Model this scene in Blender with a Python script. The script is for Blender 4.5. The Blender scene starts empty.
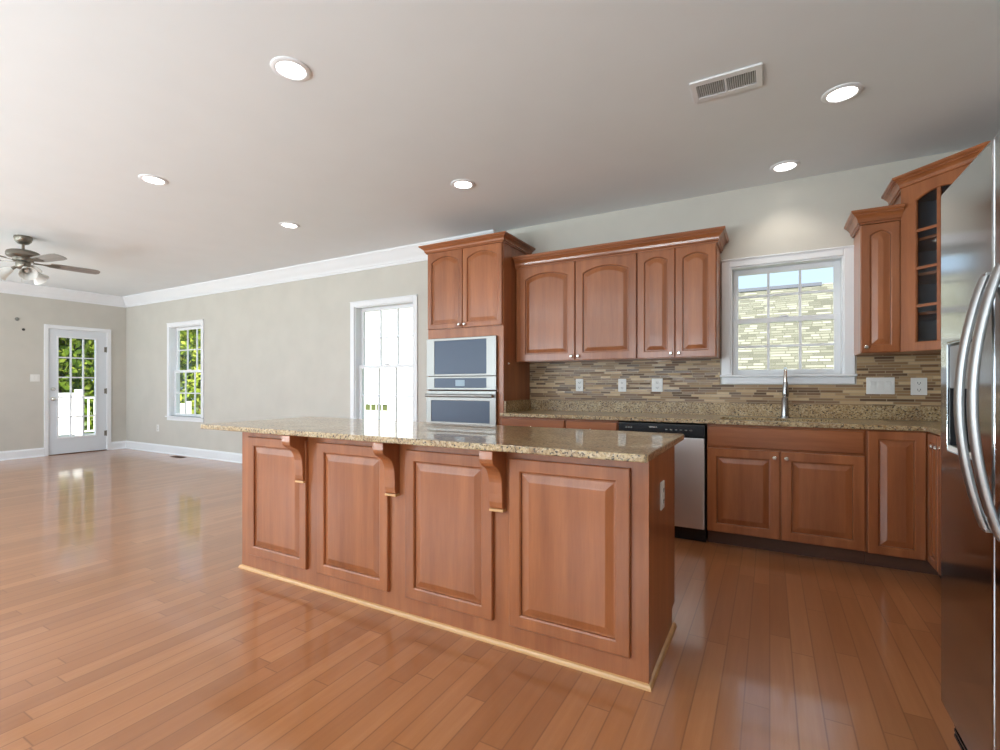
import bpy, bmesh, math, random
from mathutils import Vector, Matrix
R = math.radians
rnd = random.Random(7)
SC = bpy.context.scene
COL = SC.collection
# ------------------------------------------------------------------ camera, world, sun, daylight, exposure
H, W, CE, XL, XR, YF = 1.165, 4.438, 2.779, -10.394, 1.44, -3.0
cd = bpy.data.cameras.new('camera'); cam = bpy.data.objects.new('camera', cd); COL.objects.link(cam)
cam.location = (0, 0, H); cam.rotation_euler = (R(90), 0, 0.509)
cd.sensor_width = 36; cd.lens = 36 * 483.3 / 1000; cd.shift_y = 10.15 / 1000; cd.clip_start = 0.05; cd.clip_end = 300
SC.camera = cam
try: SC.cycles.use_denoising = True; SC.cycles.denoising_prefilter = 'ACCURATE'; SC.cycles.denoising_input_passes = 'RGB_ALBEDO_NORMAL'
except Exception: pass
SC.view_settings.view_transform = 'Standard'; SC.view_settings.look = 'None'
SC.view_settings.gamma = 1; SC.view_settings.exposure = .38; SC.view_settings.use_curve_mapping = False
wd = bpy.data.worlds.new('sky'); SC.world = wd; wd.use_nodes = True
wb = wd.node_tree.nodes['Background']; wb.inputs[0].default_value = (.60, .80, 1.0, 1); wb.inputs[1].default_value = 1.0
sl = bpy.data.lights.new('sun', 'SUN'); sl.energy = 10.0; sl.angle = R(1); sl.color = (1, .95, .86)
so = bpy.data.objects.new('sun', sl); COL.objects.link(so)
so.rotation_euler = Vector((.5, -.55, .67)).to_track_quat('Z', 'Y').to_euler()
FRONT_OPENINGS = [(-9.4, -7.2), (-6.2, -3.8), (-2.8, -1.0)]       # unseen openings added behind the camera to let light in
def fill_lamp(loc, w, h, yaw, tilt, power, color=(.79, .91, 1)):  # unseen area lamps added to brighten the room
    l = bpy.data.lights.new('fill_lamp', 'AREA'); l.shape = 'RECTANGLE'; l.size = w; l.size_y = h
    l.energy = power; l.color = color
    o = bpy.data.objects.new('fill_lamp', l); COL.objects.link(o)
    o.location = loc; o.rotation_euler = (R(90 + tilt), 0, R(yaw))
for (a, b), pw in zip(FRONT_OPENINGS, (125, 150, 125)):
    fill_lamp(((a + b) / 2, YF - .1, 1.55), b - a, 1.3, 0, 0, pw * .30)       # added lamp standing in for sky light
    fill_lamp(((a + b) / 2, YF - .08, .62), b - a, .6, 0, 86, pw * 1.4)      # added lamp aimed up to brighten the ceiling
SIDE = (-2.4, 1.0)                                                            # opening added in the left wall, out of frame, to light the ceiling
fill_lamp((XL - .1, -.7, 1.55), 3.4, 1.3, -90, 0, 35)  # added fill at the side opening
fill_lamp((XL - .08, -.7, .62), 3.4, .6, -90, 86, 70)  # added lamp below it, aimed up at the ceiling

# ------------------------------------------------------------------ node helpers
class NT:
    def __init__(s, name):
        s.m = bpy.data.materials.new(name); s.m.use_nodes = True; s.t = s.m.node_tree
        s.n = s.t.nodes; s.l = s.t.links; s.b = s.n['Principled BSDF']; s.out = s.n['Material Output']
    def new(s, typ, **kw):
        n = s.n.new(typ)
        for k, v in kw.items(): setattr(n, k, v)
        return n
    def put(s, sock, v):
        if isinstance(v, bpy.types.NodeSocket): s.l.new(v, sock)
        else: sock.default_value = v
    def math(s, op, a, b=0, c=0):
        n = s.new('ShaderNodeMath', operation=op); s.put(n.inputs[0], a); s.put(n.inputs[1], b); s.put(n.inputs[2], c); return n.outputs[0]
    def ramp(s, f, stops, mode='LINEAR'):
        n = s.new('ShaderNodeValToRGB'); n.color_ramp.interpolation = mode; e = n.color_ramp.elements
        while len(e) < len(stops): e.new(.5)
        for q, (p, c) in zip(e, stops): q.position = p; q.color = (*c, 1)
        s.l.new(f, n.inputs[0]); return n.outputs[0]
    def mix(s, f, a, b, blend='MIX'):
        n = s.new('ShaderNodeMix', data_type='RGBA', blend_type=blend)
        s.put(n.inputs[0], f); s.put(n.inputs[6], a if isinstance(a, bpy.types.NodeSocket) else (*a, 1)); s.put(n.inputs[7], b if isinstance(b, bpy.types.NodeSocket) else (*b, 1))
        return n.outputs[2]
    def obj(s): return s.new('ShaderNodeTexCoord').outputs['Object']
    def world(s): return s.new('ShaderNodeNewGeometry').outputs['Position']
    def rand(s): return s.new('ShaderNodeObjectInfo').outputs['Random']
    def mapping(s, v, scale=(1, 1, 1), loc=(0, 0, 0), rot=(0, 0, 0)):
        n = s.new('ShaderNodeMapping'); s.l.new(v, n.inputs[0]); s.put(n.inputs['Scale'], scale); s.put(n.inputs['Location'], loc); s.put(n.inputs['Rotation'], rot); return n.outputs[0]
    def noise(s, v, scale, detail=3, rough=.5):
        n = s.new('ShaderNodeTexNoise'); s.l.new(v, n.inputs['Vector']); n.inputs['Scale'].default_value = scale; n.inputs['Detail'].default_value = detail; n.inputs['Roughness'].default_value = rough; return n.outputs[0]
    def sep(s, v):
        n = s.new('ShaderNodeSeparateXYZ'); s.l.new(v, n.inputs[0]); return n.outputs
    def comb(s, x, y, z=0):
        n = s.new('ShaderNodeCombineXYZ'); s.put(n.inputs[0], x); s.put(n.inputs[1], y); s.put(n.inputs[2], z); return n.outputs[0]
    def white(s, v):
        n = s.new('ShaderNodeTexWhiteNoise', noise_dimensions='3D'); s.l.new(v, n.inputs['Vector']); return n.outputs['Value']
    def bump(s, h, strength, dist=.002):
        n = s.new('ShaderNodeBump'); n.inputs['Strength'].default_value = strength; n.inputs['Distance'].default_value = dist; s.l.new(h, n.inputs['Height']); s.l.new(n.outputs[0], s.b.inputs['Normal'])
    def set(s, **kw):
        for k, v in kw.items():
            k = {'col': 'Base Color', 'rough': 'Roughness', 'metal': 'Metallic', 'ior': 'IOR', 'coat': 'Coat Weight', 'coatr': 'Coat Roughness', 'spec': 'Specular IOR Level'}[k]
            if k == 'Base Color' and isinstance(v, tuple): v = (*v[:3], 1)
            s.put(s.b.inputs[k], v)
        return s
    def cells(s, u, v, rowh, length, jitter=.35):
        """rows of strips along u: returns (random per strip, distance mask to the nearest joint)"""
        vr = s.math('DIVIDE', v, rowh); row = s.math('FLOOR', vr); fv = s.math('FRACT', vr)
        off = s.white(s.comb(row, 3.7, 1.3)); ln = s.math('MULTIPLY_ADD', s.white(s.comb(row, 9.1, 5.5)), length * jitter * 2, length * (1 - jitter))
        ur = s.math('ADD', s.math('DIVIDE', u, ln), s.math('MULTIPLY', off, 17.0)); ci = s.math('FLOOR', ur); fu = s.math('FRACT', ur)
        val = s.white(s.comb(row, ci, 2.2))
        ev = s.math('MULTIPLY', s.math('MINIMUM', fv, s.math('SUBTRACT', 1, fv)), rowh)
        eu = s.math('MULTIPLY', s.math('MINIMUM', fu, s.math('SUBTRACT', 1, fu)), ln)
        return val, s.math('MINIMUM', ev, eu), row, ci
def S(r, g, b):
    f = lambda c: (c / 255 / 12.92) if c / 255 <= .04045 else ((c / 255 + .055) / 1.055) ** 2.4
    return (f(r), f(g), f(b))
def plain(name, col, rough=.5, metal=0, **kw):
    t = NT(name).set(col=col, rough=rough, metal=metal, **kw)
    return t.m
def painted(name, col, rough=.6, amt=.03):
    t = NT(name); n = t.noise(t.world(), 3.5, 3)
    c2 = tuple(c * (1 - amt * 2) for c in col)
    t.set(col=t.ramp(n, [(.3, c2), (.7, col)]), rough=rough); t.bump(t.noise(t.world(), 180, 2), .04, .001)
    return t.m
def wood(name, axis, dark, light, rough=.32):
    t = NT(name); r = t.rand()
    sc = {'z': (9, 9, .7), 'x': (.7, 9, 9), 'y': (9, .7, 9)}[axis]
    v = t.mapping(t.obj(), sc, t.comb(t.math('MULTIPLY', r, 31), t.math('MULTIPLY', r, 17), t.math('MULTIPLY', r, 23)))
    n1 = t.noise(v, 1.4, 5, .55); n2 = t.noise(t.mapping(v, (6, 6, 6)), 2.2, 3, .6)
    f = t.math('ADD', t.math('MULTIPLY', n1, .8), t.math('MULTIPLY', n2, .2))
    f = t.math('ADD', f, t.math('MULTIPLY', t.math('SUBTRACT', r, .5), .10))
    t.set(col=t.ramp(f, [(.3, dark), (.7, light)]), rough=rough, coat=.4, coatr=.12)
    t.bump(n2, .05, .0006)
    return t.m
def granite(name, rough=.28):
    t = NT(name); p = t.world()
    vo = t.new('ShaderNodeTexVoronoi'); t.l.new(p, vo.inputs['Vector']); vo.inputs['Scale'].default_value = 110
    base = t.ramp(t.noise(p, 7, 6, .7), [(.32, S(132, 96, 60)), (.5, S(182, 150, 102)), (.7, S(200, 178, 138))])
    sp = t.ramp(t.sep(vo.outputs['Color'])[0], [(0, S(86, 62, 42)), (.2, S(130, 98, 62)), (.5, S(186, 166, 130)), (.8, S(216, 206, 182)), (1, S(160, 132, 90))])
    c = t.mix(.4, base, sp)
    dk = t.ramp(t.noise(p, 74, 4, .7), [(.545, (0, 0, 0)), (.60, (1, 1, 1))])
    c = t.mix(dk, c, S(52, 40, 32))
    lt = t.ramp(t.noise(p, 48, 3, .6), [(.66, (0, 0, 0)), (.72, (1, 1, 1))])
    c = t.mix(t.math('MULTIPLY', lt, .6), c, S(226, 214, 188))
    t.set(col=c, rough=rough, coat=.72 if rough < .3 else 0, coatr=.03)
    return t.m
def floorboards(name):
    t = NT(name); x, y, z = t.sep(t.world())
    val, e, row, ci = t.cells(y, x, .083, .95)
    gv = t.comb(t.math('MULTIPLY', x, 14), t.math('MULTIPLY', y, .9), t.math('ADD', t.math('MULTIPLY', val, 40), 0))
    g1 = t.noise(gv, 2.2, 5, .6); g2 = t.noise(t.mapping(gv, (5, 2, 1)), 3, 3, .6)
    f = t.math('ADD', t.math('MULTIPLY', val, .40), t.math('ADD', t.math('MULTIPLY', g1, .50), t.math('MULTIPLY', g2, .10)))
    c = t.ramp(f, [(.12, S(146, 90, 54)), (.4, S(163, 105, 65)), (.62, S(174, 115, 73)), (.92, S(192, 136, 92))])
    seam = t.ramp(e, [(.0004, (0, 0, 0)), (.0015, (1, 1, 1))])
    c = t.mix(seam, S(134, 84, 52), c)
    t.set(col=c, rough=t.math('MULTIPLY_ADD', g1, .03, .278), coat=.72, coatr=.09)
    t.bump(t.noise(t.world(), 4, 1), .03, .002)
    return t.m
def mosaic(name):
    t = NT(name); x, y, z = t.sep(t.world())
    u = t.math('ADD', x, t.math('MULTIPLY', y, 1.0))
    val, e, row, ci = t.cells(u, z, .0205, .13, .45)
    c = t.ramp(val, [(0, S(84, 56, 34)), (.14, S(118, 84, 56)), (.3, S(150, 118, 82)), (.45, S(194, 164, 124)), (.6, S(172, 140, 102)), (.75, S(210, 182, 142)), (.88, S(132, 104, 78))], 'CONSTANT')
    c = t.mix(t.math('MULTIPLY', t.noise(t.world(), 30, 3), .35), c, S(150, 120, 84))
    g = t.ramp(e, [(.0006, (0, 0, 0)), (.0016, (1, 1, 1))])
    c = t.mix(g, S(176, 156, 128), c)
    rg = t.math('MULTIPLY_ADD', t.white(t.comb(ci, row, 8.8)), .3, .28)
    t.set(col=c, rough=rg); t.bump(g, .3, .001)
    return t.m
def steel(name, col=(.48, .49, .50), rough=.11, axis='z'):
    t = NT(name); sc = {'z': (240, 240, 2.5), 'x': (2.5, 240, 240)}[axis]
    n = t.noise(t.mapping(t.obj(), sc), 1, 2)
    t.set(col=col, metal=1, rough=t.math('MULTIPLY_ADD', n, .08, rough - .04))
    return t.m
def glass_mat(name, tint=(1, 1, 1), refl=.9):
    t = NT(name); tr = t.new('ShaderNodeBsdfTransparent'); gl = t.new('ShaderNodeBsdfGlossy'); gl.inputs['Roughness'].default_value = .02
    tr.inputs[0].default_value = (*tint, 1); fr = t.new('ShaderNodeFresnel'); fr.inputs[0].default_value = 1.45
    mx = t.new('ShaderNodeMixShader'); bf = t.new('ShaderNodeNewGeometry').outputs['Backfacing']
    t.l.new(t.math('MULTIPLY', t.math('MULTIPLY', fr.outputs[0], refl), t.math('SUBTRACT', 1, bf)), mx.inputs[0]); t.l.new(tr.outputs[0], mx.inputs[1]); t.l.new(gl.outputs[0], mx.inputs[2])
    t.l.new(mx.outputs[0], t.out.inputs[0]); return t.m
def emit(name, col, st):
    t = NT(name); t.b.inputs['Base Color'].default_value = (*col, 1); t.b.inputs['Emission Color'].default_value = (*col, 1); t.b.inputs['Emission Strength'].default_value = st; return t.m
def shingles(name):
    t = NT(name); x, y, z = t.sep(t.world())
    val, e, row, ci = t.cells(x, z, .07, .30, .45)
    c = t.ramp(val, [(0, S(92, 92, 80)), (.3, S(112, 112, 98)), (.6, S(124, 124, 108)), (1, S(152, 152, 138))])
    g = t.ramp(e, [(.004, (0, 0, 0)), (.016, (1, 1, 1))])
    t.set(col=t.mix(g, S(90, 90, 76), c), rough=.9); return t.m
def siding(name):
    t = NT(name); x, y, z = t.sep(t.world())
    f = t.math('FRACT', t.math('DIVIDE', z, .14))
    t.set(col=(.86, .87, .88), rough=.5); t.bump(f, .4, .01); return t.m
def leafy(name, a, b, c):
    t = NT(name); g = t.new('ShaderNodeNewGeometry'); col = t.ramp(g.outputs['Random Per Island'], [(0, a), (.55, b), (1, c)])
    df = t.new('ShaderNodeBsdfDiffuse'); tl = t.new('ShaderNodeBsdfTranslucent'); t.l.new(col, df.inputs[0]); t.l.new(col, tl.inputs[0])
    mx = t.new('ShaderNodeMixShader'); mx.inputs[0].default_value = .35; t.l.new(df.outputs[0], mx.inputs[1]); t.l.new(tl.outputs[0], mx.inputs[2]); t.l.new(mx.outputs[0], t.out.inputs[0]); return t.m
def grass_mat(name):
    t = NT(name); n = t.noise(t.world(), 2.0, 5); t.set(col=t.ramp(n, [(.3, S(70, 92, 40)), (.7, S(122, 140, 70))]), rough=.9); return t.m

WD, WL = S(136, 77, 42), S(176, 107, 64)
M = dict(
    woodv=wood('cabinet_wood_vertical', 'z', WD, WL), woodx=wood('cabinet_wood_horizontal', 'x', WD, WL),
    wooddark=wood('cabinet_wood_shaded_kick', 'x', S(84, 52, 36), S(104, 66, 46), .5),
    strip=wood('unfinished_oak_strip', 'x', S(196, 146, 92), S(220, 172, 116), .5),
    granite=granite('granite'), handlesteel=steel('brushed_handle_steel', (.42, .42, .42), .36), granite2=granite('granite_splash', .38), dwsteel=steel('dishwasher_steel', (.74, .70, .67), .38), floor=floorboards('oak_floor'), tile=mosaic('mosaic_tile'),
    wall=painted('wall_paint', S(203, 198, 189)), ceil=painted('ceiling_paint', S(234, 238, 240), .8, .01), white=painted('white_trim_paint', S(236, 237, 240), .35, .01),
    doorwhite=painted('white_door_paint', S(222, 226, 232), .4, .01),
    steel=steel('stainless_steel'), steelx=steel('stainless_steel_horizontal', axis='x'), lightsteel=steel('light_brushed_steel', (.34, .335, .32), .42, 'x'),
    nickel=plain('satin_nickel', (.78, .75, .70), .25, 1), chrome=plain('faucet_steel', (.36, .355, .35), .22, 1), black=plain('black_plastic', S(24, 25, 28), .25), darkgap=plain('dark_recess', S(14, 13, 13), .8),
    sheenglass=plain('oven_glass_painted_sheen', S(66, 80, 104), .3), display=plain('display_glass', S(150, 170, 186), .15), slate=plain('dark_dispenser_plastic', S(36, 37, 39), .35),  # oven glass: blue-grey reflection painted into the base colour
    greyplastic=plain('grey_panel_plastic', S(150, 152, 154), .35, .3),
    plate=plain('white_plastic', S(232, 230, 226), .4), slot=plain('slot_black', S(40, 38, 36), .6), brownmetal=plain('brown_register_metal', S(98, 66, 44), .5),
    glass=glass_mat('window_glass'), cabglass=glass_mat('cabinet_glass', (.80, .82, .85), 1.0), inner=plain('cabinet_interior', S(158, 158, 164), .6),
    fanmetal=plain('brushed_nickel_fan', S(128, 122, 112), .35, .75), fanblade=wood('grey_fan_blade', 'x', S(138, 136, 132), S(160, 158, 154), .4), shade=plain('frosted_glass', S(226, 226, 222), .3),
    lens=emit('lamp_lens', (1, .97, .92), 6.0), grey=plain('grey_plastic', S(130, 128, 122), .5),
    shingle=shingles('roof_shingles'), siding=siding('white_siding'), ridge=plain('dark_ridge_cap', S(84, 88, 96), .8), vinyl=plain('white_vinyl', (.86, .87, .88), .4),
    leafa=leafy('leaves_mid', S(92, 116, 34), S(140, 160, 54), S(206, 212, 104)), leafb=leafy('leaves_dark', S(56, 78, 26), S(100, 124, 44), S(160, 172, 74)), bark=plain('bark', S(70, 56, 42), .9), grass=grass_mat('lawn_grass'),
    deck=painted('deck_boards', S(206, 200, 190), .7), greenpane=plain('pane_painted_green_reflection', S(92, 100, 60), .3), palepane=plain('pale_pane', S(210, 212, 190), .1),  # green pane: reflected greenery painted into its colour
)

# ------------------------------------------------------------------ mesh helpers
def obj(name, bm, mat, parent=None, smooth=False, loc=None, kind=None, bev=0):
    me = bpy.data.meshes.new(name)
    bmesh.ops.recalc_face_normals(bm, faces=bm.faces)
    bm.to_mesh(me); bm.free()
    o = bpy.data.objects.new(name, me); COL.objects.link(o)
    for m in (mat if isinstance(mat, (list, tuple)) else [mat]): me.materials.append(m)
    if smooth:
        for p in me.polygons: p.use_smooth = True
        try: me.set_sharp_from_angle(angle=R(38))
        except Exception: pass
    if parent: o.parent = parent
    if loc: o.location = loc
    if kind: o['kind'] = kind
    if bev:
        b = o.modifiers.new('edge', 'BEVEL'); b.width = bev; b.segments = 2; b.limit_method = 'ANGLE'; b.angle_limit = R(40)
    return o
def thing(name, label, cat, loc=(0, 0, 0), rz=0, group=None):
    o = bpy.data.objects.new(name, None); COL.objects.link(o); o.empty_display_size = .1
    o.location = loc; o.rotation_euler = (0, 0, rz); tag(o, label, cat, group); return o
def tag(o, label, cat, group=None):
    o['label'] = label; o['category'] = cat
    if group: o['group'] = group
    return o
def struct(name, loc=(0, 0, 0)):
    o = bpy.data.objects.new(name, None); COL.objects.link(o); o.location = loc; o['kind'] = 'structure'; return o
def dup(root, loc, label=None, group=None, rz=None):
    r = root.copy(); COL.objects.link(r); r.location = loc
    if rz is not None: r.rotation_euler = (0, 0, rz)
    if label: r['label'] = label
    if group: r['group'] = group
    def rec(a, b):
        for ch in a.children:
            c = ch.copy(); COL.objects.link(c); c.parent = b; rec(ch, c)
    rec(root, r); return r
def bx(bm, x0, x1, y0, y1, z0, z1, bev=0):
    r = bmesh.ops.create_cube(bm, size=1, matrix=Matrix.Translation(((x0 + x1) / 2, (y0 + y1) / 2, (z0 + z1) / 2)) @ Matrix.Diagonal((abs(x1 - x0), abs(y1 - y0), abs(z1 - z0), 1)))
    if bev:
        es = list({e for v in r['verts'] for e in v.link_edges})
        bmesh.ops.bevel(bm, geom=es, offset=bev, segments=2, affect='EDGES', profile=.6)
    return bm
def box(x0, x1, y0, y1, z0, z1, bev=0): return bx(bmesh.new(), x0, x1, y0, y1, z0, z1, bev)
def tube(bm, pts, rad, n=10, cap=True):
    pts = [Vector(p) for p in pts]; rr = rad if isinstance(rad, (list, tuple)) else [rad] * len(pts); rings = []
    ref = None
    for i, p in enumerate(pts):
        d = (pts[min(i + 1, len(pts) - 1)] - pts[max(i - 1, 0)]).normalized()
        if ref is None: ref = Vector((0, 0, 1)) if abs(d.z) < .9 else Vector((1, 0, 0))
        a = (ref - d * ref.dot(d)).normalized(); b = d.cross(a); ref = a
        rings.append([bm.verts.new(p + (a * math.cos(2 * math.pi * k / n) + b * math.sin(2 * math.pi * k / n)) * rr[i]) for k in range(n)])
    for q, w in zip(rings, rings[1:]):
        for k in range(n): bm.faces.new((q[k], q[(k + 1) % n], w[(k + 1) % n], w[k]))
    if cap: bm.faces.new(rings[0][::-1]); bm.faces.new(rings[-1])
    return bm
def lathe(bm, prof, n=20, mat=Matrix()):
    """prof: (radius, height) about local z, then moved by mat"""
    rings = []
    for r_, z in prof:
        if r_ < 1e-5: rings.append([bm.verts.new(mat @ Vector((0, 0, z)))])
        else: rings.append([bm.verts.new(mat @ Vector((r_ * math.cos(2 * math.pi * k / n), r_ * math.sin(2 * math.pi * k / n), z))) for k in range(n)])
    for q, w in zip(rings, rings[1:]):
        for k in range(n):
            a, b, c, d = q[k % len(q)], q[(k + 1) % len(q)], w[(k + 1) % len(w)], w[k % len(w)]
            f = list(dict.fromkeys((a, b, c, d)))
            if len(f) > 2: bm.faces.new(f)
    return bm
def prism(bm, poly, mp, t0, t1):
    a = [bm.verts.new(mp(u, v, t0)) for u, v in poly]; b = [bm.verts.new(mp(u, v, t1)) for u, v in poly]
    bm.faces.new(a[::-1]); bm.faces.new(b)
    for i in range(len(a)):
        j = (i + 1) % len(a); bm.faces.new((a[i], a[j], b[j], b[i]))
    return bm
def slab(us, vs, inside, mp, t0, t1):
    """solid with rectangular holes: grid cells where inside(u, v) holds, thickness t0..t1, mapped to xyz by mp"""
    bm = bmesh.new(); us, vs = sorted(set(us)), sorted(set(vs)); vc = {}
    def V(i, j, t):
        k = (i, j, t)
        if k not in vc: vc[k] = bm.verts.new(mp(us[i], vs[j], (t0, t1)[t]))
        return vc[k]
    nu, nv = len(us) - 1, len(vs) - 1
    ins = lambda i, j: 0 <= i < nu and 0 <= j < nv and inside((us[i] + us[i + 1]) / 2, (vs[j] + vs[j + 1]) / 2)
    for i in range(nu):
        for j in range(nv):
            if not ins(i, j): continue
            for t in (0, 1): bm.faces.new([V(i, j, t), V(i + 1, j, t), V(i + 1, j + 1, t), V(i, j + 1, t)])
            for di, dj, p, q in ((-1, 0, (i, j), (i, j + 1)), (1, 0, (i + 1, j), (i + 1, j + 1)), (0, -1, (i, j), (i + 1, j)), (0, 1, (i, j + 1), (i + 1, j + 1))):
                if not ins(i + di, j + dj): bm.faces.new([V(*p, 0), V(*q, 0), V(*q, 1), V(*p, 1)])
    bmesh.ops.dissolve_limit(bm, angle_limit=R(1), verts=bm.verts, edges=bm.edges) if False else None
    return bm
def sweep(bm, path, prof, closed=False):
    """path: xy polyline, profile (out, z) with out measured to the RIGHT of the travel direction, mitred corners"""
    n = len(path); rings = []
    for i, p in enumerate(path):
        p = Vector(p); d0 = (p - Vector(path[i - 1])).normalized() if i > 0 else None; d1 = (Vector(path[i + 1]) - p).normalized() if i < n - 1 else None
        d0 = d0 or d1; d1 = d1 or d0
        n0, n1 = Vector((d0.y, -d0.x)), Vector((d1.y, -d1.x)); m = (n0 + n1).normalized(); k = 1 / max(.2, m.dot(n0))
        rings.append([bm.verts.new((p.x + m.x * o * k, p.y + m.y * o * k, z)) for o, z in prof])
    L = len(prof)
    for q, w in zip(rings, rings[1:]):
        for k in range(L): bm.faces.new((q[k], q[(k + 1) % L], w[(k + 1) % L], w[k]))
    bm.faces.new(rings[0][::-1]); bm.faces.new(rings[-1]); return bm
XY = lambda u, v, t: (u, v, t)
XZ = lambda u, v, t: (u, t, v)
YZ = lambda u, v, t: (t, u, v)

# ------------------------------------------------------------------ room shell
W1 = (-8.895, -7.955, .645, 2.15)      # openings x0 x1 z0 z1
W2 = (-4.575, -3.635, .645, 2.15)
W3 = (-.285, .487, 1.25, 2.14)
D1 = (3.325, 4.14, 0, 2.112)           # door opening y0 y1 z0 z1
obj('floor', box(XL - .15, XR + .15, YF - .15, W + .15, -.12, 0), M['floor'], kind='structure')
obj('ceiling', box(XL - .15, XR + .15, YF - .15, W + .15, CE, CE + .12), M['ceil'], kind='structure')
holes = [W1, W2, W3]
def inside_back(u, v): return not any(a < u < b and c < v < d for a, b, c, d in holes)
obj('wall_back', slab([XL - .15, XR + .15] + [h[k] for h in holes for k in (0, 1)], [0, CE] + [h[k] for h in holes for k in (2, 3)], inside_back, XZ, W, W + .16), M['wall'], kind='structure')
obj('wall_left', slab([YF, W, D1[0], D1[1], SIDE[0], SIDE[1]], [0, CE, D1[3], .3, 2.3], lambda u, v: not (D1[0] < u < D1[1] and v < D1[3]) and not (SIDE[0] < u < SIDE[1] and .3 < v < 2.3), YZ, XL - .15, XL), M['wall'], kind='structure')
obj('wall_right', box(XR, XR + .15, YF, W, 0, CE), M['wall'], kind='structure')
fo = [(a, b, .3, 2.3) for a, b in FRONT_OPENINGS]
obj('wall_front', slab([XL - .15, XR + .15] + [h[k] for h in fo for k in (0, 1)], [0, CE, .3, 2.3], lambda u, v: not any(a < u < b and c < v < d for a, b, c, d in fo), XZ, YF - .15, YF), M['wall'], kind='structure')
obj('sun_blocker', box(XL - .3, XR + .3, YF - 1.5, YF - .15, 2.45, 2.55), M['white'], kind='structure')  # unseen slab added to keep sun out of the front openings
crown_prof = [(0, CE - .001), (.10, CE - .001), (.10, CE - .022), (.086, CE - .035), (.07, CE - .07), (.045, CE - .11), (.026, CE - .13), (.022, CE - .15), (.014, CE - .156), (.014, CE - .183), (0, CE - .183)]
obj('trim_1', sweep(bmesh.new(), [(XL + .0, W), (-2.50, W)], crown_prof), M['white'], kind='structure', smooth=True)
obj('trim_2', sweep(bmesh.new(), [(XL, YF), (XL, W)], crown_prof), M['white'], kind='structure', smooth=True)
base_prof = [(0, 0), (.016, 0), (.016, .115), (.010, .13), (.006, .14), (0, .14)]
shoe_prof = [(.016, 0), (.028, 0), (.026, .01), (.016, .018)]
bb = sweep(bmesh.new(), [(XL, W), (-2.99, W)], base_prof); sweep(bb, [(XL, W), (-2.99, W)], shoe_prof)
obj('baseboard_back', bb, M['white'], kind='structure')
bb = bmesh.new()
for a, b in ((YF, D1[0] - .045), (D1[1] + .06, W)):
    sweep(bb, [(XL, a), (XL, b)], base_prof); sweep(bb, [(XL, a), (XL, b)], shoe_prof)
obj('baseboard_left', bb, M['white'], kind='structure')
bb = sweep(bmesh.new(), [(XR, YF), (XL, YF)], base_prof)
obj('baseboard_front', bb, M['white'], kind='structure')

def window(name, hole, rows, cols, z_head=.06, cas=.066, mat='white'):
    x0, x1, z0, z1 = hole; w = struct(name)
    c = bmesh.new()
    prof = lambda b, a0, a1, c0, c1: (bx(b, a0, a1, W - .018, W, c0, c1, .004))
    prof(c, x0 - cas, x0, z0, z1 + cas); prof(c, x1, x1 + cas, z0, z1 + cas); prof(c, x0, x1, z1, z1 + cas)
    bx(c, x0 - cas, x1 + cas, W - .026, W, z1 + cas - .012, z1 + cas, .003)
    obj('casing', c, M[mat], w)
    s = bx(bmesh.new(), x0 - cas - .012, x1 + cas + .012, W - .045, W + .10, z0 - .018, z0, .005)
    bx(s, x0 - cas, x1 + cas, W - .018, W, z0 - .075, z0 - .018, .004)
    obj('sill', s, M[mat], w)
    j = bmesh.new()
    bx(j, x0, x0 + .012, W - .002, W + .15, z0, z1); bx(j, x1 - .012, x1, W - .002, W + .15, z0, z1); bx(j, x0 + .012, x1 - .012, W - .002, W + .15, z1 - .012, z1)
    obj('jamb', j, M[mat], w)
    zm = (z0 + z1) / 2
    for sz0, sz1, y in ((zm - .02, z1 - .012, W + .095), (z0, zm + .02, W + .062)):
        a, b = x0 + .012, x1 - .012; f = bmesh.new(); st = .042
        bx(f, a, a + st, y, y + .032, sz0, sz1, .003); bx(f, b - st, b, y, y + .032, sz0, sz1, .003)
        bx(f, a + st, b - st, y, y + .032, sz0, sz0 + .042, .003); bx(f, a + st, b - st, y, y + .032, sz1 - .042, sz1, .003)
        sa = obj('sash', f, M[mat], w)
        g0, g1, h0, h1 = a + st, b - st, sz0 + .042, sz1 - .042; g = bmesh.new()
        for k in range(1, cols): xx = g0 + (g1 - g0) * k / cols; bx(g, xx - .009, xx + .009, y + .006, y + .026, h0, h1)
        for k in range(1, rows): zz = h0 + (h1 - h0) * k / rows; bx(g, g0, g1, y + .007, y + .025, zz - .009, zz + .009)
        obj('muntin', g, M[mat], sa)
        obj('pane', box(g0 - .004, g1 + .004, y + .0135, y + .0185, h0 - .004, h1 + .004), M['glass'], sa)
    lk = bx(bmesh.new(), (x0 + x1) / 2 - .03, (x0 + x1) / 2 + .03, W + .05, W + .08, zm + .02, zm + .032, .003)
    obj('sash_lock', lk, M[mat], w)
    return w
window('window_1', W1, 2, 3); window('window_2', W2, 2, 3); window('window_3', W3, 2, 3)

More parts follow.
